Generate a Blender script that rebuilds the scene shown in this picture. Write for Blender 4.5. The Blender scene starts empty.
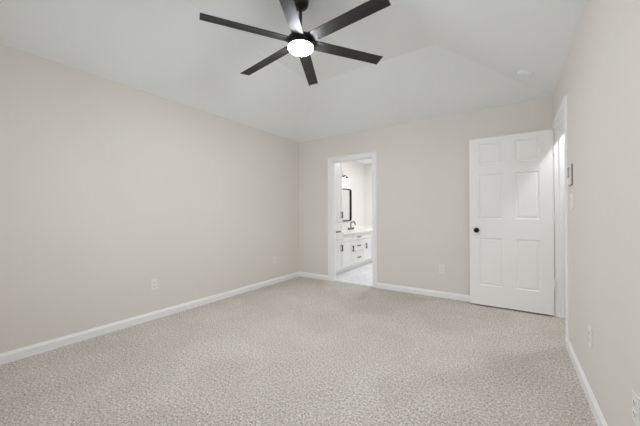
import bpy, bmesh, math, random
from mathutils import Vector, Matrix
random.seed(7)
PI = math.pi
scene = bpy.context.scene
COL = scene.collection

# ------------------------------------------------------------------ camera
cd = bpy.data.cameras.new('camera')
cam = bpy.data.objects.new('camera', cd)
COL.objects.link(cam)
R = Vector((0.829177, 0.558973, -0.003760))
U = Vector((0.004745, -0.000311, 0.999989))
F = Vector((-0.558966, 0.829186, 0.002910))
m = Matrix((R, U, -F)).transposed().to_4x4()
m.translation = (0, 0, 1.13)
cam.matrix_world = m
cd.sensor_width = 36
cd.lens = 36 * 284.93 / 640
cd.clip_start = 0.01
scene.camera = cam

# ------------------------------------------------------------------ room measures (metres)
XL, XR = -3.214, 0.385          # bedroom left / right wall faces
YF, YB = -0.46, 4.086           # front (behind the camera) / back wall faces
ZC = 2.431                      # springing height of the vaulted ceiling
ZT, RUN = 2.85, 1.03            # flat top of the vault, run of its slopes
WT = 0.115                      # wall thickness
BX0, BX1 = -2.52, -1.77         # bathroom doorway
BH = 2.012
EY0, EY1 = 3.19, 4.02           # entry doorway in the right wall
EH = 2.047
BY0, BY1 = YB + WT, 6.87        # bathroom
BXL, BXR = -3.214, -0.9
HX0, HX1 = XR + WT, 1.75        # hallway beyond the entry door
HY0, HY1 = 2.3, 5.0
FAN = (-1.403, 1.812)

# ------------------------------------------------------------------ world, light, exposure
w = bpy.data.worlds.new('daylight')
scene.world = w
w.use_nodes = True
w.node_tree.nodes['Background'].inputs[0].default_value = (0.82, 0.92, 1.0, 1)
w.node_tree.nodes['Background'].inputs[1].default_value = 0.6


def area(name, loc, rot, sx, sy, power, col=(1, 1, 1), shape='RECTANGLE', spread=PI):
    d = bpy.data.lights.new(name, 'AREA')
    d.shape = shape
    d.size = sx
    d.size_y = sy
    d.energy = power
    d.color = col
    d.spread = spread
    o = bpy.data.objects.new(name, d)
    o.location = loc
    o.rotation_euler = rot
    COL.objects.link(o)
    return o


WINS = [(-2.75, -1.75), (-1.05, -0.05)]          # two unseen windows added to the front wall to light the room
WZ0, WZ1 = 0.75, 2.1
for a, b in WINS:                                # area lamp outside each added window stands for skylight
    area('window_daylight', ((a + b) / 2, YF - 0.20, (WZ0 + WZ1) / 2), (PI / 2, 0, 0), b - a, WZ1 - WZ0, 7, (0.92, 0.97, 1.03))
area('bathroom_added_fill_light', (-1.85, 5.95, 2.40), (0, 0, 0), 0.35, 0.35, 14, (0.95, 0.98, 1.03), 'DISK')  # unseen lamp added to brighten the bathroom
area('hallway_lamp_light', (0.74, 3.65, 2.39), (0, 0, 0), 0.10, 0.10, 7, (0.95, 0.98, 1.03), 'DISK')

scene.view_settings.view_transform = 'Standard'
scene.view_settings.look = 'None'
scene.view_settings.gamma = 1
scene.view_settings.use_curve_mapping = False
scene.view_settings.exposure = 0.43
scene.cycles.use_denoising = True
scene.cycles.diffuse_bounces = 10
scene.cycles.max_bounces = 14


# ------------------------------------------------------------------ materials
def lin(c):
    return tuple(((v / 255) / 12.92 if v / 255 <= 0.04045 else ((v / 255 + 0.055) / 1.055) ** 2.4) for v in c)


def mat(name, rgb, rough=0.5, metal=0.0, spec=0.5, bump=0.0, bscale=200, var=0.0, vscale=3, emit=None, estr=0.0, bdist=0.002):
    mt = bpy.data.materials.new(name)
    mt.use_nodes = True
    nt = mt.node_tree
    b = nt.nodes['Principled BSDF']
    c = lin(rgb)
    b.inputs['Base Color'].default_value = (*c, 1)
    b.inputs['Roughness'].default_value = rough
    b.inputs['Metallic'].default_value = metal
    b.inputs['Specular IOR Level'].default_value = spec
    tc = nt.nodes.new('ShaderNodeTexCoord')
    if var:
        n = nt.nodes.new('ShaderNodeTexNoise')
        n.inputs['Scale'].default_value = vscale
        n.inputs['Detail'].default_value = 3
        nt.links.new(tc.outputs['Object'], n.inputs['Vector'])
        r = nt.nodes.new('ShaderNodeValToRGB')
        r.color_ramp.elements[0].position = 0.3
        r.color_ramp.elements[1].position = 0.7
        r.color_ramp.elements[0].color = (*[v * (1 - var) for v in c], 1)
        r.color_ramp.elements[1].color = (*[min(1, v * (1 + var)) for v in c], 1)
        nt.links.new(n.outputs['Fac'], r.inputs['Fac'])
        nt.links.new(r.outputs['Color'], b.inputs['Base Color'])
    if bump:
        n2 = nt.nodes.new('ShaderNodeTexNoise')
        n2.inputs['Scale'].default_value = bscale
        n2.inputs['Detail'].default_value = 2
        nt.links.new(tc.outputs['Object'], n2.inputs['Vector'])
        bp = nt.nodes.new('ShaderNodeBump')
        bp.inputs['Strength'].default_value = bump
        bp.inputs['Distance'].default_value = bdist
        nt.links.new(n2.outputs['Fac'], bp.inputs['Height'])
        nt.links.new(bp.outputs['Normal'], b.inputs['Normal'])
    if emit:
        b.inputs['Emission Color'].default_value = (*emit, 1)
        b.inputs['Emission Strength'].default_value = estr
    return mt


M = {}
M['wall'] = mat('greige_wall_paint', (230, 226, 219), 0.7, spec=0.25, bump=0.12, bscale=140, var=0.012, vscale=1.5)
M['ceil'] = mat('white_ceiling_paint', (242, 245, 247), 0.85, spec=0.15, bump=0.15, bscale=90, var=0.01, vscale=2)
M['trim'] = mat('white_trim_paint', (247, 247, 247), 0.4, spec=0.4, var=0.006, vscale=6)
M['door'] = mat('white_door_paint', (248, 247, 246), 0.42, spec=0.4, bump=0.05, bscale=60, var=0.006, vscale=4)
M['bathwall'] = mat('white_bathroom_paint', (232, 229, 225), 0.6, spec=0.3, bump=0.08, bscale=140)
M['cab'] = mat('white_cabinet_paint', (238, 238, 237), 0.35, spec=0.45, var=0.005, vscale=5)
M['counter'] = mat('white_quartz', (242, 241, 238), 0.2, spec=0.5, var=0.02, vscale=9)
M['porcelain'] = mat('white_porcelain', (245, 245, 243), 0.1, spec=0.6, var=0.003, vscale=5)
M['black'] = mat('matte_black_metal', (24, 23, 22), 0.38, metal=0.6, spec=0.5, var=0.1, vscale=30)
M['blade'] = mat('charcoal_fan_blade', (34, 33, 32), 0.55, spec=0.5, var=0.08, vscale=14, bump=0.04, bscale=60)
M['fanblack'] = mat('black_fan_body', (30, 29, 29), 0.35, metal=0.3, spec=0.5, var=0.08, vscale=20)
M['plastic'] = mat('white_plastic', (240, 238, 234), 0.35, spec=0.45, var=0.004, vscale=20)
M['slot'] = mat('dark_slot', (70, 66, 62), 0.6, var=0.05, vscale=40)
M['greyplastic'] = mat('grey_plastic', (120, 117, 113), 0.5, var=0.04, vscale=40)
M['screen'] = mat('dark_lcd_screen', (70, 72, 72), 0.2, var=0.04, vscale=40)
M['chrome'] = mat('satin_nickel', (200, 198, 192), 0.3, metal=1.0, var=0.03, vscale=20)
M['mirror'] = mat('mirror_silver', (236, 238, 237), 0.03, metal=1.0, var=0.003, vscale=3)
M['led'] = mat('fan_led_diffuser', (250, 250, 248), 0.4, emit=(0.95, 0.985, 1.06), estr=183, var=0.002, vscale=5)
M['shade'] = mat('lit_frosted_glass', (250, 250, 248), 0.4, emit=(0.98, 0.98, 0.99), estr=4, var=0.002, vscale=5)
M['lampglow'] = mat('lit_lamp_diffuser', (250, 250, 248), 0.4, emit=(1, 0.97, 0.93), estr=5, var=0.002, vscale=5)


def glass_mat():
    mt = bpy.data.materials.new('window_glass')
    mt.use_nodes = True
    nt = mt.node_tree
    nt.nodes.clear()
    o = nt.nodes.new('ShaderNodeOutputMaterial')
    mx = nt.nodes.new('ShaderNodeMixShader')
    t = nt.nodes.new('ShaderNodeBsdfTransparent')
    g = nt.nodes.new('ShaderNodeBsdfGlossy')
    g.inputs['Roughness'].default_value = 0.02
    f = nt.nodes.new('ShaderNodeFresnel')
    f.inputs['IOR'].default_value = 1.45
    nt.links.new(f.outputs[0], mx.inputs[0])
    nt.links.new(t.outputs[0], mx.inputs[1])
    nt.links.new(g.outputs[0], mx.inputs[2])
    nt.links.new(mx.outputs[0], o.inputs[0])
    return mt


M['glass'] = glass_mat()


def carpet_mat():
    mt = bpy.data.materials.new('speckled_frieze_carpet')
    mt.use_nodes = True
    nt = mt.node_tree
    L = nt.links.new
    b = nt.nodes['Principled BSDF']
    b.inputs['Roughness'].default_value = 0.95
    b.inputs['Specular IOR Level'].default_value = 0.05
    tc = nt.nodes.new('ShaderNodeTexCoord')
    # tuft colour: every tuft its own yarn tone
    v = nt.nodes.new('ShaderNodeTexNoise')
    v.inputs['Scale'].default_value = 75
    v.inputs['Detail'].default_value = 4.5
    v.inputs['Roughness'].default_value = 0.95
    L(tc.outputs['Object'], v.inputs['Vector'])
    r = nt.nodes.new('ShaderNodeValToRGB')
    cr = r.color_ramp
    cr.elements[0].position = 0.36
    cr.elements[0].color = (*lin((104, 98, 90)), 1)
    cr.elements[1].position = 0.64
    cr.elements[1].color = (*lin((253, 248, 241)), 1)
    e = cr.elements.new(0.5)
    e.color = (*lin((206, 200, 190.5)), 1)
    L(v.outputs['Fac'], r.inputs['Fac'])
    # broad wear: brushed streaks in the pile
    n = nt.nodes.new('ShaderNodeTexNoise')
    n.inputs['Scale'].default_value = 2.2
    n.inputs['Detail'].default_value = 4
    n.inputs['Distortion'].default_value = 0.8
    L(tc.outputs['Object'], n.inputs['Vector'])
    r2 = nt.nodes.new('ShaderNodeValToRGB')
    r2.color_ramp.elements[0].position = 0.35
    r2.color_ramp.elements[0].color = (0.90, 0.893, 0.885, 1)
    r2.color_ramp.elements[1].position = 0.65
    r2.color_ramp.elements[1].color = (1, 1, 1, 1)
    L(n.outputs['Fac'], r2.inputs['Fac'])
    mx = nt.nodes.new('ShaderNodeMix')
    mx.data_type = 'RGBA'
    mx.blend_type = 'MULTIPLY'
    mx.inputs['Factor'].default_value = 1
    L(r.outputs['Color'], mx.inputs['A'])
    L(r2.outputs['Color'], mx.inputs['B'])
    L(mx.outputs['Result'], b.inputs['Base Color'])
    vb = nt.nodes.new('ShaderNodeTexVoronoi')
    vb.inputs['Scale'].default_value = 150
    L(tc.outputs['Object'], vb.inputs['Vector'])
    bp = nt.nodes.new('ShaderNodeBump')
    bp.inputs['Strength'].default_value = 0.15
    bp.inputs['Distance'].default_value = 0.006
    bp.invert = True
    L(vb.outputs['Distance'], bp.inputs['Height'])
    L(bp.outputs['Normal'], b.inputs['Normal'])
    return mt


def tile_mat():
    mt = bpy.data.materials.new('white_marble_tile')
    mt.use_nodes = True
    nt = mt.node_tree
    L = nt.links.new
    b = nt.nodes['Principled BSDF']
    b.inputs['Roughness'].default_value = 0.3
    tc = nt.nodes.new('ShaderNodeTexCoord')
    n = nt.nodes.new('ShaderNodeTexNoise')
    n.inputs['Scale'].default_value = 2.6
    n.inputs['Detail'].default_value = 6
    n.inputs['Distortion'].default_value = 1.4
    L(tc.outputs['Object'], n.inputs['Vector'])
    r = nt.nodes.new('ShaderNodeValToRGB')
    r.color_ramp.elements[0].position = 0.40
    r.color_ramp.elements[0].color = (*lin((238, 238, 239)), 1)
    r.color_ramp.elements[1].position = 0.62
    r.color_ramp.elements[1].color = (*lin((240, 240, 240)), 1)
    e = r.color_ramp.elements.new(0.5)
    e.color = (*lin((224, 225, 228)), 1)
    L(n.outputs['Fac'], r.inputs['Fac'])
    br = nt.nodes.new('ShaderNodeTexBrick')
    br.inputs['Scale'].default_value = 1.0
    br.inputs['Mortar Size'].default_value = 0.003
    br.inputs['Brick Width'].default_value = 0.6
    br.inputs['Row Height'].default_value = 0.3
    br.inputs['Color1'].default_value = (1, 1, 1, 1)
    br.inputs['Color2'].default_value = (0.96, 0.96, 0.965, 1)
    br.inputs['Mortar'].default_value = (0.72, 0.72, 0.72, 1)
    L(tc.outputs['Object'], br.inputs['Vector'])
    mx = nt.nodes.new('ShaderNodeMix')
    mx.data_type = 'RGBA'
    mx.blend_type = 'MULTIPLY'
    mx.inputs['Factor'].default_value = 1
    L(r.outputs['Color'], mx.inputs['A'])
    L(br.outputs['Color'], mx.inputs['B'])
    L(mx.outputs['Result'], b.inputs['Base Color'])
    return mt


M['carpet'] = carpet_mat()
M['tile'] = tile_mat()


# ------------------------------------------------------------------ mesh helpers
def box(bm, x0, x1, y0, y1, z0, z1, bev=0.0, seg=2):
    t = bmesh.new()
    bmesh.ops.create_cube(t, size=1)
    for v in t.verts:
        v.co = Vector(((x0 + x1) / 2 + v.co.x * (x1 - x0), (y0 + y1) / 2 + v.co.y * (y1 - y0), (z0 + z1) / 2 + v.co.z * (z1 - z0)))
    if bev:
        bmesh.ops.bevel(t, geom=list(t.edges), offset=bev, segments=seg, affect='EDGES', profile=0.5)
    merge(bm, t)


def merge(bm, t, mtx=None):
    me = bpy.data.meshes.new('tmp')
    if mtx is not None:
        t.transform(mtx)
    t.to_mesh(me)
    t.free()
    bm.from_mesh(me)
    bpy.data.meshes.remove(me)


def lathe(bm, prof, seg=32, mtx=None):
    """prof: list of (r, z) bottom to top, capped when r>0 at the ends"""
    t = bmesh.new()
    rings = []
    for r, z in prof:
        if r < 1e-6:
            rings.append([t.verts.new((0, 0, z))])
        else:
            rings.append([t.verts.new((r * math.cos(2 * PI * k / seg), r * math.sin(2 * PI * k / seg), z)) for k in range(seg)])
    for a, b in zip(rings, rings[1:]):
        for k in range(seg):
            k2 = (k + 1) % seg
            if len(a) == 1 and len(b) == 1:
                continue
            if len(a) == 1:
                t.faces.new((a[0], b[k2], b[k]))
            elif len(b) == 1:
                t.faces.new((a[k], a[k2], b[0]))
            else:
                t.faces.new((a[k], a[k2], b[k2], b[k]))
    if len(rings[0]) > 1:
        t.faces.new(list(reversed(rings[0])))
    if len(rings[-1]) > 1:
        t.faces.new(rings[-1])
    bmesh.ops.recalc_face_normals(t, faces=t.faces)
    merge(bm, t, mtx)


def tube(bm, pts, r, seg=12):
    t = bmesh.new()
    pts = [Vector(p) for p in pts]
    rings = []
    up = Vector((0.13, 0.97, 0.21)).normalized()
    for i, p in enumerate(pts):
        d = (pts[min(i + 1, len(pts) - 1)] - pts[max(i - 1, 0)]).normalized()
        a = d.cross(up).normalized()
        b = d.cross(a).normalized()
        rings.append([t.verts.new(p + a * r * math.cos(2 * PI * k / seg) + b * r * math.sin(2 * PI * k / seg)) for k in range(seg)])
    for q, s in zip(rings, rings[1:]):
        for k in range(seg):
            t.faces.new((q[k], q[(k + 1) % seg], s[(k + 1) % seg], s[k]))
    t.faces.new(rings[0][::-1])
    t.faces.new(rings[-1])
    bmesh.ops.recalc_face_normals(t, faces=t.faces)
    merge(bm, t)


def prism(bm, prof, p0, p1, nrm):
    """sweep a 2D profile (distance off the wall, height) straight from p0 to p1; nrm points off the wall"""
    t = bmesh.new()
    p0, p1, nrm = Vector(p0), Vector(p1), Vector(nrm)
    z = Vector((0, 0, 1))
    a = [t.verts.new(p0 + nrm * d + z * h) for d, h in prof]
    b = [t.verts.new(p1 + nrm * d + z * h) for d, h in prof]
    n = len(prof)
    for k in range(n):
        t.faces.new((a[k], a[(k + 1) % n], b[(k + 1) % n], b[k]))
    t.faces.new(a[::-1])
    t.faces.new(b)
    bmesh.ops.recalc_face_normals(t, faces=t.faces)
    merge(bm, t)


def obj(name, bm, material, parent=None, loc=None, rot=None, smooth=False):
    me = bpy.data.meshes.new(name)
    bm.to_mesh(me)
    bm.free()
    me.materials.append(material)
    if smooth:
        for p in me.polygons:
            p.use_smooth = True
        try:
            me.set_sharp_from_angle(angle=math.radians(35))
        except Exception:
            pass
    o = bpy.data.objects.new(name, me)
    COL.objects.link(o)
    if parent:
        o.parent = parent
    if loc:
        o.location = loc
    if rot:
        o.rotation_euler = rot
    return o


def tag(o, label, cat, group=None, kind=None):
    o['label'] = label
    o['category'] = cat
    if group:
        o['group'] = group
    if kind:
        o['kind'] = kind
    return o


def thing(name, label, cat, loc=(0, 0, 0), rot=(0, 0, 0), group=None, kind=None):
    o = bpy.data.objects.new(name, None)
    o.empty_display_size = 0.05
    COL.objects.link(o)
    o.location = loc
    o.rotation_euler = rot
    return tag(o, label, cat, group, kind)


def struct(name, bm, material, label, cat, **k):
    return tag(obj(name, bm, material, **k), label, cat, kind='structure')


def nb():
    return bmesh.new()


def copy_tree(o, parent=None):
    c = o.copy()
    COL.objects.link(c)
    if parent:
        c.parent = parent
    for ch in list(o.children):
        copy_tree(ch, c)
    return c


# ------------------------------------------------------------------ structure: bedroom
WH = 3.0
bm = nb()
box(bm, XL - WT, XR, YF - WT, YB + 0.03, -0.1, 0.0)
box(bm, XR, XR + 0.075, EY0, EY1, -0.1, 0.0)
struct('floor', bm, M['carpet'], 'beige speckled carpet covering the empty bedroom floor', 'carpet')

bm = nb()
box(bm, XL - WT, XL, YF - WT, BY0, -0.1, WH)
struct('wall_left', bm, M['wall'], 'long bare greige wall on the left side of the bedroom', 'wall')

bm = nb()
box(bm, XL, BX0, YB, BY0, -0.1, WH)
box(bm, BX1, XR + WT, YB, BY0, -0.1, WH)
box(bm, BX0, BX1, YB, BY0, BH, WH)
struct('wall_back', bm, M['wall'], 'greige back wall holding the bathroom doorway', 'wall')

bm = nb()
box(bm, XR, XR + WT, YF - WT, EY0, -0.1, WH)
box(bm, XR, XR + WT, EY1, YB, -0.1, WH)
box(bm, XR, XR + WT, EY0, EY1, EH, WH)
struct('wall_right', bm, M['wall'], 'greige right wall with the entry doorway, thermostat and light switch', 'wall')

bm = nb()
xs = [XL, WINS[0][0], WINS[0][1], WINS[1][0], WINS[1][1], XR]
box(bm, xs[0], xs[1], YF - WT, YF, -0.1, WH)
box(bm, xs[2], xs[3], YF - WT, YF, -0.1, WH)
box(bm, xs[4], xs[5], YF - WT, YF, -0.1, WH)
for a, b in WINS:
    box(bm, a, b, YF - WT, YF, -0.1, WZ0)
    box(bm, a, b, YF - WT, YF, WZ1, WH)
struct('wall_front', bm, M['wall'], 'greige wall with two added windows behind the viewpoint', 'wall')

# vaulted ceiling: four slopes up to a flat top
bm = nb()
lo = [bm.verts.new(c) for c in ((XL, YF, ZC), (XR, YF, ZC), (XR, YB, ZC), (XL, YB, ZC))]
hi = [bm.verts.new(c) for c in ((XL + RUN, YF + RUN, ZT), (XR - RUN, YF + RUN, ZT), (XR - RUN, YB - RUN, ZT), (XL + RUN, YB - RUN, ZT))]
top = [bm.verts.new((v.co.x, v.co.y, 2.98)) for v in lo]
for k in range(4):
    j = (k + 1) % 4
    bm.faces.new((lo[k], lo[j], hi[j], hi[k]))
    bm.faces.new((lo[k], lo[j], top[j], top[k]))
bm.faces.new(hi)
bm.faces.new(top)
bmesh.ops.recalc_face_normals(bm, faces=bm.faces)
struct('ceiling', bm, M['ceil'], 'white vaulted ceiling with sloped sides and a flat top', 'ceiling')

# baseboards
BP = [(0, 0), (0.014, 0), (0.014, 0.056), (0.011, 0.066), (0.006, 0.072), (0.005, 0.080), (0, 0.082)]
bm = nb()
prism(bm, BP, (XL, YF, 0), (XL, YB, 0), (1, 0, 0))
struct('baseboard_left', bm, M['trim'], 'white baseboard along the long left wall', 'baseboard')
bm = nb()
prism(bm, BP, (XL + 0.014, YB, 0), (-2.586, YB, 0), (0, -1, 0))
prism(bm, BP, (-1.704, YB, 0), (XR, YB, 0), (0, -1, 0))
struct('baseboard_back', bm, M['trim'], 'white baseboard along the back wall either side of the bathroom doorway', 'baseboard')
bm = nb()
prism(bm, BP, (XR, YF, 0), (XR, EY0 - 0.066, 0), (-1, 0, 0))
struct('baseboard_right', bm, M['trim'], 'white baseboard along the right wall', 'baseboard')
bm = nb()
prism(bm, BP, (XL + 0.014, YF, 0), (XR - 0.014, YF, 0), (0, 1, 0))
struct('baseboard_front', bm, M['trim'], 'white baseboard under the added windows', 'baseboard')


CPROF = [(0.0, 0.0), (0.0, 0.008), (0.005, 0.011), (0.017, 0.011), (0.021, 0.0085), (0.042, 0.012), (0.050, 0.017), (0.061, 0.017), (0.066, 0.013), (0.066, 0.0)]


def casing(bm, a0, a1, h, point, r=0.0):
    """mitred casing swept round three sides of an opening; point(a, z, t) places (along wall, height, off wall)"""
    t = bmesh.new()
    lines = []
    for u, th in CPROF:
        q = r + u
        lines.append([t.verts.new(point(a, z, th)) for a, z in ((a0 - q, 0), (a0 - q, h + q), (a1 + q, h + q), (a1 + q, 0))])
    for p, n in zip(lines, lines[1:]):
        for k in range(3):
            t.faces.new((p[k], p[k + 1], n[k + 1], n[k]))
    t.faces.new([l[0] for l in lines])
    t.faces.new([l[3] for l in lines][::-1])
    bmesh.ops.recalc_face_normals(t, faces=t.faces)
    merge(bm, t)


# bathroom doorway: jambs, stops, casing
JT = 0.014
bm = nb()
casing(bm, BX0, BX1, BH, lambda a, z, t: (a, YB - t, z))
casing(bm, BX0, BX1, BH, lambda a, z, t: (a, BY0 + t, z))
box(bm, BX0, BX0 + JT, YB - 0.001, BY0 + 0.001, 0, BH)
box(bm, BX1 - JT, BX1, YB - 0.001, BY0 + 0.001, 0, BH)
box(bm, BX0 + JT, BX1 - JT, YB - 0.001, BY0 + 0.001, BH - JT, BH)
box(bm, BX0 + JT, BX0 + JT + 0.010, YB + 0.045, YB + 0.078, 0, BH - JT, 0.002, 1)
box(bm, BX1 - JT - 0.010, BX1 - JT, YB + 0.045, YB + 0.078, 0, BH - JT, 0.002, 1)
box(bm, BX0 + JT, BX1 - JT, YB + 0.045, YB + 0.078, BH - JT - 0.010, BH - JT, 0.002, 1)
struct('trim_1', bm, M['trim'], 'white casing and jambs of the open bathroom doorway', 'door trim')

# entry doorway
bm = nb()
casing(bm, EY0, EY1 - 0.001, EH, lambda a, z, t: (XR - t, a, z))
casing(bm, EY0, EY1, EH, lambda a, z, t: (XR + WT + t, a, z))
box(bm, XR - 0.001, XR + WT + 0.001, EY0, EY0 + JT, 0, EH)
box(bm, XR - 0.001, XR + WT + 0.001, EY1 - JT, EY1, 0, EH)
box(bm, XR - 0.001, XR + WT + 0.001, EY0 + JT, EY1 - JT, EH - JT, EH)
sx0, sx1 = XR + 0.040, XR + 0.076
box(bm, sx0, sx1, EY0 + JT, EY0 + JT + 0.011, 0, EH - JT, 0.002, 1)
box(bm, sx0, sx1, EY1 - JT - 0.011, EY1 - JT, 0, EH - JT, 0.002, 1)
box(bm, sx0, sx1, EY0 + JT, EY1 - JT, EH - JT - 0.011, EH - JT, 0.002, 1)
struct('trim_2', bm, M['trim'], 'white casing and jambs of the entry doorway in the right wall', 'door trim')

# ------------------------------------------------------------------ entry door leaf (six panels), swung open against the back wall
DW, DH, DT = 0.812, 2.022, 0.035


def panel_door(bm):
    xs = [0, 0.119, 0.340, 0.465, 0.707, DW]
    zs = [0, 0.237, 0.812, 1.040, 1.583, 1.703, 1.955, DH]
    for side in (0, 1):
        y = 0 if side == 0 else DT
        g = [[bm.verts.new((x, y, z)) for z in zs] for x in xs]
        pan = []
        for i in range(len(xs) - 1):
            for j in range(len(zs) - 1):
                q = [g[i][j], g[i + 1][j], g[i + 1][j + 1], g[i][j + 1]]
                f = bm.faces.new(q if side == 0 else q[::-1])
                if i in (1, 3) and j in (1, 3, 5):
                    pan.append(f)
        bm.normal_update()
        bmesh.ops.inset_individual(bm, faces=pan, thickness=0.005, depth=-0.003)
        bmesh.ops.inset_individual(bm, faces=pan, thickness=0.010, depth=-0.007)
        bmesh.ops.inset_individual(bm, faces=pan, thickness=0.008, depth=0.0)
        bmesh.ops.inset_individual(bm, faces=pan, thickness=0.024, depth=0.007)
    # rim
    r = [(0, 0), (DW, 0), (DW, DH), (0, DH)]
    for a, b in zip(r, r[1:] + r[:1]):
        bm.faces.new([bm.verts.new(c) for c in ((a[0], 0, a[1]), (a[0], DT, a[1]), (b[0], DT, b[1]), (b[0], 0, b[1]))])
    bmesh.ops.remove_doubles(bm, verts=bm.verts, dist=1e-5)
    bmesh.ops.recalc_face_normals(bm, faces=bm.faces)


# leaf origin at the hinge edge; local x runs away from the hinge
bm = nb()
panel_door(bm)
door = obj('door_1', bm, M['door'])
tag(door, 'white six-panel entry door swung open against the back wall', 'door', kind='structure')
door.matrix_world = Matrix.Translation((0.3735, 4.013, 0.018)) @ Matrix.Rotation(PI, 4, 'Z')
# knob on both faces (local y<0 is the back-wall side once turned round)
bm = nb()
KP = [(0.030, 0), (0.030, 0.004), (0.026, 0.007), (0.012, 0.009), (0.011, 0.024), (0.018, 0.028), (0.026, 0.035), (0.0275, 0.043), (0.024, 0.051), (0.014, 0.056), (0, 0.057)]
lathe(bm, KP, 28, Matrix.Translation((DW - 0.075, DT, 0.905)) @ Matrix.Rotation(-PI / 2, 4, 'X'))
o = obj('door_knob', bm, M['black'], door, smooth=True)
o['label'] = 'round black door knob'
bm = nb()
lathe(bm, KP, 28, Matrix.Translation((DW - 0.075, 0, 0.905)) @ Matrix.Rotation(PI / 2, 4, 'X'))
o = obj('door_knob', bm, M['black'], door, smooth=True)
bm = nb()
box(bm, DW, DW + 0.002, 0.005, DT - 0.005, 0.875, 0.935, 0.0008, 1)
lathe(bm, [(0.008, 0), (0.008, 0.006), (0.004, 0.008)], 12, Matrix.Translation((DW, DT / 2, 0.905)) @ Matrix.Rotation(PI / 2, 4, 'Y'))
obj('door_latch', bm, M['chrome'], door)
for z in (0.345, 1.04, 1.788):
    bm = nb()
    lathe(bm, [(0.0, -0.003), (0.005, 0), (0.006, 0.003), (0.006, 0.087), (0.005, 0.090), (0, 0.093)], 12, Matrix.Translation((-0.005, DT + 0.003, z - 0.045)))
    box(bm, -0.006, 0.0, 0.004, DT + 0.002, z - 0.045, z + 0.045)
    obj('door_hinge', bm, M['trim'], door)

# ------------------------------------------------------------------ unseen windows added to the front wall as light sources
for i, (a, b) in enumerate(WINS):
    bm = nb()
    casing = 0.06
    for (x0, x1, z0, z1) in ((a - casing, a, WZ0 - casing, WZ1 + casing), (b, b + casing, WZ0 - casing, WZ1 + casing), (a, b, WZ1, WZ1 + casing), (a, b, WZ0 - casing, WZ0)):
        box(bm, x0, x1, YF, YF + 0.014, z0, z1)
    for (x0, x1, z0, z1) in ((a, a + 0.045, WZ0, WZ1), (b - 0.045, b, WZ0, WZ1), (a, b, WZ0, WZ0 + 0.05), (a, b, WZ1 - 0.05, WZ1), (a, b, (WZ0 + WZ1) / 2 - 0.025, (WZ0 + WZ1) / 2 + 0.025)):
        box(bm, x0, x1, YF - 0.085, YF - 0.04, z0, z1)
    f = struct('window_%d' % (i + 1), bm, M['trim'], 'white framed sash window added unseen behind the viewpoint as a light source, %s' % ('farther from the right wall' if i == 0 else 'nearer the right wall'), 'window')
    for z0, z1 in ((WZ0 + 0.05, (WZ0 + WZ1) / 2 - 0.025), ((WZ0 + WZ1) / 2 + 0.025, WZ1 - 0.05)):
        bm = nb()
        box(bm, a + 0.045, b - 0.045, YF - 0.065, YF - 0.061, z0, z1)
        obj('window_pane', bm, M['glass'], f)

# ------------------------------------------------------------------ structure: bathroom
bm = nb()
box(bm, BXL - WT, BXR + WT, YB + 0.03, BY1 + WT, -0.1, 0.0)
struct('floor_bathroom', bm, M['tile'], 'white marble tile floor of the bathroom', 'floor')
bm = nb()
box(bm, BX0 + JT, BX1 - JT, YB + 0.015, YB + 0.05, 0.0, 0.008, 0.003, 2)
struct('trim_3', bm, M['tile'], 'narrow white marble threshold strip in the bathroom doorway', 'threshold')
bm = nb()
box(bm, BXL - WT, BXL, BY0, BY1 + WT, -0.1, WH)
struct('wall_bathroom_left', bm, M['bathwall'], 'pale bathroom wall behind the vanity', 'wall')
bm = nb()
box(bm, BXL, BXR + WT, BY1, BY1 + WT, -0.1, WH)
struct('wall_bathroom_back', bm, M['bathwall'], 'pale far end wall of the bathroom', 'wall')
bm = nb()
box(bm, BXR, BXR + WT, BY0, BY1, -0.1, WH)
struct('wall_bathroom_right', bm, M['bathwall'], 'pale bathroom wall opposite the vanity', 'wall')
bm = nb()
box(bm, BXL, BXR, BY0, BY1, 2.431, 2.56)
struct('ceiling_bathroom', bm, M['ceil'], 'white flat bathroom ceiling', 'ceiling')
bm = nb()
prism(bm, BP, (-2.62, BY1, 0), (BXR, BY1, 0), (0, -1, 0))
prism(bm, BP, (BXR, BY0, 0), (BXR, BY1 - 0.014, 0), (-1, 0, 0))
struct('baseboard_bathroom', bm, M['trim'], 'white baseboard along the bathroom walls', 'baseboard')

# ------------------------------------------------------------------ structure: hallway beyond the entry door
bm = nb()
box(bm, XR + 0.075, HX1 + WT, HY0 - WT, HY1 + WT, -0.1, 0.0)
struct('floor_hallway', bm, M['carpet'], 'beige carpet of the hallway beyond the entry doorway', 'carpet')
bm = nb()
box(bm, HX1, HX1 + WT, HY0 - WT, HY1 + WT, -0.1, WH)
box(bm, HX0, HX1, HY0 - WT, HY0, -0.1, WH)
box(bm, HX0, HX1, HY1, HY1 + WT, -0.1, WH)
box(bm, HX0 - 0.02, HX0, BY0, HY1 + WT, -0.1, WH)
struct('wall_hallway', bm, M['wall'], 'greige walls of the hallway beyond the entry doorway', 'wall')
bm = nb()
box(bm, HX0, HX1, HY0, HY1, 2.431, 2.56)
struct('ceiling_hallway', bm, M['ceil'], 'white flat hallway ceiling', 'ceiling')

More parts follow.
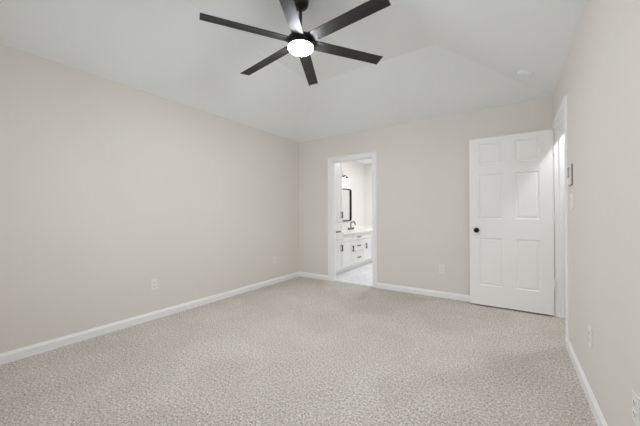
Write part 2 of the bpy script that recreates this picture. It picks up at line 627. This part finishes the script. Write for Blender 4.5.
# ------------------------------------------------------------------ ceiling fan
fan = thing('ceiling_fan', 'black six-blade ceiling fan with glowing round light, hanging from the vault', 'ceiling fan', (FAN[0], FAN[1], ZT))
bm = nb()
lathe(bm, [(0.018, -0.066), (0.040, -0.064), (0.055, -0.056), (0.063, -0.042), (0.066, -0.020), (0.066, 0.0)], 40)
obj('canopy', bm, M['fanblack'], fan, smooth=True)
bm = nb()
lathe(bm, [(0.0125, -0.33), (0.0125, -0.06)], 20)
lathe(bm, [(0.022, -0.31), (0.024, -0.30), (0.024, -0.275), (0.018, -0.265), (0.0125, -0.262)], 24)
obj('downrod', bm, M['fanblack'], fan, smooth=True)
bm = nb()
lathe(bm, [(0.098, -0.366), (0.104, -0.362), (0.106, -0.350), (0.106, -0.325), (0.100, -0.312), (0.060, -0.304), (0.024, -0.300)], 48)
obj('motor_housing', bm, M['fanblack'], fan, smooth=True)
bm = nb()
lathe(bm, [(0.098, -0.383), (0.103, -0.383), (0.105, -0.381), (0.105, -0.366), (0.096, -0.364)], 48)
obj('light_ring', bm, M['fanblack'], fan, smooth=True)
bm = nb()
lathe(bm, [(0, -0.407), (0.05, -0.4065), (0.083, -0.4045), (0.094, -0.400), (0.099, -0.393), (0.099, -0.380)], 48)
o = obj('light_diffuser', bm, M['led'], fan, smooth=True)
o['label'] = 'glowing white round light'
PITCH = math.radians(11)


def blade_bm():
    bm = nb()
    t = bmesh.new()
    n = 14
    r0, r1 = 0.080, 0.748
    rows = []
    for i in range(n + 1):
        f = i / n
        r = r0 + (r1 - r0) * f
        hw = 0.0485 + 0.001 * f
        cam_ = 0.002
        rows.append([t.verts.new((r + sk, y, z)) for (y, z, sk) in ((-hw, -0.003, 0), (0, -0.003 + cam_, 0), (hw, -0.003, 0), (hw, 0.004, 0), (0, 0.004 + cam_, 0), (-hw, 0.004, 0))])
    for a, b in zip(rows, rows[1:]):
        for k in range(6):
            t.faces.new((a[k], a[(k + 1) % 6], b[(k + 1) % 6], b[k]))
    t.faces.new(rows[0][::-1])
    t.faces.new(rows[-1])
    bmesh.ops.recalc_face_normals(t, faces=t.faces)
    merge(bm, t, Matrix.Rotation(-PITCH, 4, 'X'))
    return bm


blade0 = obj('blade', blade_bm(), M['blade'], fan)
blade0.location = (0, 0, -0.340)
for k in range(6):
    b = blade0 if k == 0 else blade0.copy()
    if k:
        COL.objects.link(b)
        b.parent = fan
    b.rotation_euler = (0, 0.03 if k == 3 else 0, math.radians((-3.8, 55.9, 117.4, 174.3, 238.0, 296.2)[k]))

# ------------------------------------------------------------------ smoke detector on the right slope
sl = math.atan2(ZT - ZC, RUN)
det = thing('smoke_detector', 'white round smoke detector on the sloped ceiling above the entry door', 'smoke detector', (0.115, 3.53, ZC + math.tan(sl) * (XR - 0.115)), (0, sl, 0))
bm = nb()
lathe(bm, [(0.052, -0.034), (0.062, -0.032), (0.068, -0.025), (0.069, -0.011), (0.064, -0.009), (0.064, -0.007), (0.071, -0.006), (0.071, 0.0)], 40)
obj('cover', bm, M['ceil'], det, smooth=True)
bm = nb()
lathe(bm, [(0.016, -0.037), (0.018, -0.036), (0.018, -0.033)], 20)
obj('test_button', bm, M['ceil'], det, smooth=True)


# ------------------------------------------------------------------ wall plates; local frame: x along the wall, y out of the wall (towards -y), z up
def plate_bm(w=0.073, h=0.117, t=0.006):
    bm = nb()
    box(bm, -w / 2, w / 2, -t, 0.0, -h / 2, h / 2, 0.0025, 2)
    return bm


def make_outlet(label, loc, rz):
    t = thing('wall_outlet', label, 'outlet', loc, (0, 0, rz), group='duplex outlets low on the bedroom walls')
    obj('cover_plate', plate_bm(), M['plastic'], t)
    for s in (-1, 1):
        bm = nb()
        box(bm, -0.017, 0.017, -0.0085, -0.004, s * 0.0205 - 0.0145, s * 0.0205 + 0.0145, 0.003, 2)
        r = obj('receptacle', bm, M['plastic'], t)
        bm = nb()
        box(bm, -0.0085, -0.0060, -0.0090, -0.0070, s * 0.0205 - 0.003, s * 0.0205 + 0.007)
        box(bm, 0.0055, 0.0080, -0.0090, -0.0070, s * 0.0205 - 0.002, s * 0.0205 + 0.006)
        lathe(bm, [(0.0026, 0), (0.0026, 0.002)], 10, Matrix.Translation((0, -0.0070, s * 0.0205 - 0.0085)) @ Matrix.Rotation(PI / 2, 4, 'X'))
        obj('socket_slots', bm, M['slot'], r)
    bm = nb()
    lathe(bm, [(0.003, 0), (0.0035, 0.0006), (0.002, 0.0012)], 10, Matrix.Translation((0, -0.006, 0)) @ Matrix.Rotation(PI / 2, 4, 'X'))
    obj('screw', bm, M['plastic'], t)
    return t


def relocate(t, label, loc, rz):
    c = copy_tree(t)
    c['label'] = label
    c.location = loc
    c.rotation_euler = (0, 0, rz)
    return c


out = make_outlet('white outlet on the left wall, near the middle of that wall', (XL, 1.555, 0.373), PI / 2)
relocate(out, 'white outlet on the left wall, close to the far corner', (XL, 3.435, 0.373), PI / 2)
relocate(out, 'white outlet on the back wall between bathroom doorway and open door', (-0.786, YB, 0.383), 0)
relocate(out, 'white outlet on the right wall near the entry doorway', (XR, 2.30, 0.395), -PI / 2)
relocate(out, 'white outlet on the right wall at the very right edge of the photo', (XR, 1.545, 0.395), -PI / 2)

sw = thing('light_switch', 'white light switch plate on the right wall below the thermostat', 'light switch', (XR, 2.905, 1.222), (0, 0, -PI / 2))
obj('cover_plate', plate_bm(0.118, 0.120), M['plastic'], sw)
for s in (-1, 1):
    bm = nb()
    box(bm, s * 0.023 - 0.0165, s * 0.023 + 0.0165, -0.0095, -0.004, -0.033, 0.033, 0.002, 2)
    obj('rocker', bm, M['plastic'], sw)

th = thing('thermostat', 'small white thermostat with dark display above the light switch', 'thermostat', (XR, 2.945, 1.425), (0, 0, -PI / 2))
bm = nb()
box(bm, -0.066, 0.066, -0.005, 0.0, -0.082, 0.082, 0.002, 1)
obj('back_plate', bm, M['greyplastic'], th)
bm = nb()
box(bm, -0.060, 0.060, -0.017, -0.005, -0.076, 0.076, 0.004, 3)
obj('body', bm, M['plastic'], th)
bm = nb()
box(bm, -0.040, 0.040, -0.0185, -0.015, -0.022, 0.060, 0.001, 1)
obj('display', bm, M['screen'], th)
for k in (-1, 1):
    bm = nb()
    box(bm, k * 0.022 - 0.012, k * 0.022 + 0.012, -0.019, -0.015, -0.050, -0.040, 0.001, 1)
    obj('button', bm, M['plastic'], th)


# ------------------------------------------------------------------ bathroom furniture
def shaker(bm, xf, y0, y1, z0, z1, rail=0.055, th_=0.020):
    """shaker front facing +x with its face at xf"""
    t = bmesh.new()
    v = [t.verts.new((xf, a, b)) for a, b in ((y0, z0), (y1, z0), (y1, z1), (y0, z1))]
    f = t.faces.new(v)
    t.normal_update()
    ex = bmesh.ops.extrude_face_region(t, geom=[f])
    bmesh.ops.translate(t, verts=[e for e in ex['geom'] if isinstance(e, bmesh.types.BMVert)], vec=(-th_, 0, 0))
    bmesh.ops.recalc_face_normals(t, faces=t.faces)
    ff = [q for q in t.faces if q.normal.x > 0.9]
    bmesh.ops.inset_individual(t, faces=ff, thickness=min(rail, (z1 - z0) * 0.3), depth=0)
    bmesh.ops.inset_individual(t, faces=ff, thickness=0.003, depth=-0.008)
    merge(bm, t)


def pull(parent, x, y, z, vertical=True, length=0.115, k=1.0):
    bm = nb()
    d = Vector((0, 0, 1)) if vertical else Vector((0, 1, 0))
    c = Vector((x + 0.030, y, z))
    tube(bm, [c - d * length / 2, c + d * length / 2], 0.011, 10)
    for s in (-1, 1):
        e = c + d * s * (length / 2 - 0.014)
        tube(bm, [e - Vector((0.0305, 0, 0)), e], 0.0055, 10)
    o = obj('pull_handle', bm, M['black'], parent, smooth=True)
    o['label'] = 'black bar pull'
    return o


CX = -2.615
lin_c = thing('linen_cabinet', 'tall white linen cabinet just inside the bathroom doorway', 'cabinet', (0, 0, 0))
bm = nb()
box(bm, BXL + 0.003, CX - 0.021, BY0 + 0.02, 4.640, 0.085, 2.22, 0.001, 1)
obj('body', bm, M['cab'], lin_c)
bm = nb()
box(bm, BXL + 0.003, CX - 0.09, BY0 + 0.02, 4.640, 0.0005, 0.085)
obj('toe_kick', bm, M['cab'], lin_c)
for nm, z0, z1, pz in (('door', 0.10, 0.650, 0.497), ('drawer', 0.665, 0.970, 0.805), ('door', 0.985, 2.20, 1.108)):
    bm = nb()
    shaker(bm, CX, BY0 + 0.030, 4.630, z0, z1)
    d = obj(nm, bm, M['cab'], lin_c)
    if nm == 'door':
        pull(d, CX, 4.570, pz, True)
    else:
        pull(d, CX, 4.43, pz, False, 0.13)

VX = -2.630
van = thing('vanity_cabinet', 'white shaker bathroom vanity with black pulls along the left wall', 'vanity', (0, 0, 0))
VY0, VY1 = 4.645, BY1 - 0.004
bm = nb()
vx0, vx1 = BXL + 0.003, VX - 0.021
box(bm, vx0, vx1, VY0, VY1, 0.105, 0.123)
box(bm, vx0, vx0 + 0.012, VY0, VY1, 0.123, 0.7325)
box(bm, vx0 + 0.012, vx1, VY0, VY0 + 0.018, 0.123, 0.7325)
box(bm, vx0 + 0.012, vx1, VY1 - 0.018, VY1, 0.123, 0.7325)
box(bm, vx1 - 0.018, vx1, VY0 + 0.018, VY1 - 0.018, 0.123, 0.7325)
obj('body', bm, M['cab'], van)
bm = nb()
box(bm, BXL + 0.003, VX - 0.085, VY0, VY1, 0.0005, 0.105)
obj('toe_kick', bm, M['cab'], van)
bays = [(4.665, 5.085), (5.10, 5.52), (5.535, 5.975), (5.99, 6.43), (6.445, 6.855)]
for i, (a, b) in enumerate(bays):
    bm = nb()
    shaker(bm, VX, a, b, 0.603, 0.722, 0.035)
    d = obj('drawer', bm, M['cab'], van)
    if i == 1:
        pull(d, VX, (a + b) / 2, 0.655, False, 0.11)
    if i == 1:
        for z0, z1 in ((0.375, 0.588), (0.120, 0.360)):
            bm = nb()
            shaker(bm, VX, a, b, z0, z1, 0.045)
            d = obj('drawer', bm, M['cab'], van)
            pull(d, VX, (a + b) / 2, (z0 + z1) / 2, False, 0.11)
    else:
        bm = nb()
        shaker(bm, VX, a, b, 0.120, 0.588)
        d = obj('door', bm, M['cab'], van)
        pull(d, VX, b - 0.045 if i in (0,) else a + 0.12 if i == 2 else a + 0.05, 0.44, True)

# countertop with an undermount basin
FY = 5.85
ct = thing('vanity_countertop', 'white countertop with backsplash and sink on the bathroom vanity', 'countertop', (0, 0, 0.7345))
bm = nb()
bx0, bx1, by0, by1 = -3.03, -2.72, FY - 0.23, FY + 0.23
cx1 = -2.600
for (x0, x1, y0, y1) in ((BXL + 0.003, bx0, VY0 + 0.002, VY1), (bx1, cx1, VY0 + 0.002, VY1), (bx0, bx1, VY0 + 0.002, by0), (bx0, bx1, by1, VY1)):
    box(bm, x0, x1, y0, y1, 0.0, 0.0305)
obj('slab', bm, M['counter'], ct)
bm = nb()
box(bm, BXL + 0.003, BXL + 0.020, VY0 + 0.002, VY1, 0.0305, 0.105, 0.002, 1)
box(bm, BXL + 0.020, cx1, VY1 - 0.019, VY1, 0.0305, 0.085, 0.002, 1)
obj('backsplash', bm, M['counter'], ct)
bm = nb()
t = bmesh.new()
lv = []
for k, (ins, z) in enumerate(((0.0, 0.028), (0.012, -0.02), (0.03, -0.09), (0.09, -0.115))):
    lv.append([t.verts.new(c) for c in ((bx0 + ins, by0 + ins, z), (bx1 - ins, by0 + ins, z), (bx1 - ins, by1 - ins, z), (bx0 + ins, by1 - ins, z))])
for a, b in zip(lv, lv[1:]):
    for k in range(4):
        t.faces.new((a[k], a[(k + 1) % 4], b[(k + 1) % 4], b[k]))
t.faces.new(lv[-1])
bmesh.ops.recalc_face_normals(t, faces=t.faces)
merge(bm, t)
s = obj('sink_basin', bm, M['porcelain'], ct)
bm = nb()
lathe(bm, [(0.022, -0.117), (0.022, -0.112), (0.016, -0.110)], 20, Matrix.Translation(((bx0 + bx1) / 2, FY, 0)))
obj('drain', bm, M['chrome'], s)

# faucet
fz = 0.7665
fc = thing('sink_faucet', 'black gooseneck faucet with two handles at the bathroom sink', 'faucet', (-3.085, FY, fz))
bm = nb()
lathe(bm, [(0.026, 0), (0.026, 0.008), (0.018, 0.014), (0.015, 0.05), (0.013, 0.06)], 20)
pts = [(0, 0, 0.02), (0, 0, 0.10), (0, 0, 0.125)]
for k in range(1, 11):
    a = PI * (1 - k / 10 * 0.95)
    pts.append((0.055 + 0.055 * math.cos(a), 0, 0.125 + 0.055 * math.sin(a)))
pts.append((pts[-1][0] + 0.001, 0, pts[-1][2] - 0.03))
tube(bm, pts, 0.0125, 14)
obj('spout', bm, M['black'], fc, smooth=True)
for s in (-1, 1):
    bm = nb()
    lathe(bm, [(0.027, 0), (0.027, 0.008), (0.020, 0.014), (0.018, 0.04), (0.014, 0.046), (0, 0.047)], 20, Matrix.Translation((0, s * 0.10, 0)))
    tube(bm, [(0.0, s * 0.10, 0.038), (0.012, s * 0.155, 0.044)], 0.008, 10)
    obj('faucet_handle', bm, M['black'], fc, smooth=True)


# mirror with rounded corners
def rounded(y0, y1, z0, z1, r, n=6):
    pts = []
    for cy, cz, a0 in ((y1 - r, z1 - r, 0), (y0 + r, z1 - r, PI / 2), (y0 + r, z0 + r, PI), (y1 - r, z0 + r, 1.5 * PI)):
        for k in range(n + 1):
            a = a0 + PI / 2 * k / n
            pts.append((cy + r * math.cos(a), cz + r * math.sin(a)))
    return pts


mi = thing('wall_mirror', 'rounded rectangular black framed mirror above the bathroom sink', 'mirror', (BXL, 5.60, 1.335))
O = rounded(-0.48, 0.48, -0.375, 0.375, 0.05)
I = rounded(-0.458, 0.458, -0.353, 0.353, 0.030)
bm = nb()
D0, D1 = 0.001, 0.032
vo0 = [bm.verts.new((D0, y, z)) for y, z in O]
vo1 = [bm.verts.new((D1, y, z)) for y, z in O]
vi1 = [bm.verts.new((D1, y, z)) for y, z in I]
vi0 = [bm.verts.new((D0, y, z)) for y, z in I]
n = len(O)
for k in range(n):
    j = (k + 1) % n
    for a, b in ((vo0, vo1), (vo1, vi1), (vi1, vi0), (vi0, vo0)):
        bm.faces.new((a[k], a[j], b[j], b[k]))
bmesh.ops.recalc_face_normals(bm, faces=bm.faces)
o = obj('frame', bm, M['black'], mi)
o['label'] = 'thin black frame'
bm = nb()
g1 = [bm.verts.new((0.008, y, z)) for y, z in I]
g0 = [bm.verts.new((0.003, y, z)) for y, z in I]
bm.faces.new(g1)
bm.faces.new(g0[::-1])
for k in range(n):
    j = (k + 1) % n
    bm.faces.new((g0[k], g0[j], g1[j], g1[k]))
bmesh.ops.recalc_face_normals(bm, faces=bm.faces)
obj('mirror_glass', bm, M['mirror'], mi)

# vanity light: bar with three lit shades
vl = thing('vanity_light', 'bathroom wall light with glowing white shades and black arms above the mirror', 'wall light', (BXL, 5.53, 2.0))
bm = nb()
box(bm, 0.001, 0.022, -0.24, 0.24, -0.03, 0.03, 0.006, 2)
obj('back_plate', bm, M['chrome'], vl)
for k in (-1, 0, 1):
    bm = nb()
    tube(bm, [(0.02, k * 0.2, 0.0), (0.06, k * 0.2, 0.0), (0.085, k * 0.2, -0.01), (0.095, k * 0.2, -0.04)], 0.009, 10)
    lathe(bm, [(0.024, -0.075), (0.026, -0.045), (0.016, -0.035), (0.009, -0.03)], 18, Matrix.Translation((0.095, k * 0.2, 0)))
    obj('arm', bm, M['black'], vl, smooth=True)
    bm = nb()
    lathe(bm, [(0.056, -0.245), (0.058, -0.24), (0.054, -0.19), (0.046, -0.11), (0.034, -0.08), (0.024, -0.074)], 28, Matrix.Translation((0.095, k * 0.2, 0)))
    obj('lamp_shade', bm, M['shade'], vl, smooth=True)

# ceiling lamp bodies at the area lights; the bathroom one is unseen and added
def disc_lamp(label, loc, r):
    t = thing('ceiling_lamp', label, 'ceiling lamp', loc)
    bm = nb()
    lathe(bm, [(r, -0.022), (r + 0.012, -0.020), (r + 0.014, 0.0)], 36)
    obj('lamp_rim', bm, M['trim'], t, smooth=True)
    bm = nb()
    lathe(bm, [(0, -0.030), (r * 0.7, -0.027), (r, -0.022), (r, -0.018)], 36)
    obj('lamp_diffuser', bm, M['lampglow'], t, smooth=True)


disc_lamp('round white lamp added out of view on the bathroom ceiling', (-1.85, 5.95, 2.431), 0.17)
disc_lamp('round white lamp on the hallway ceiling outside the entry door', (0.74, 3.65, 2.431), 0.09)
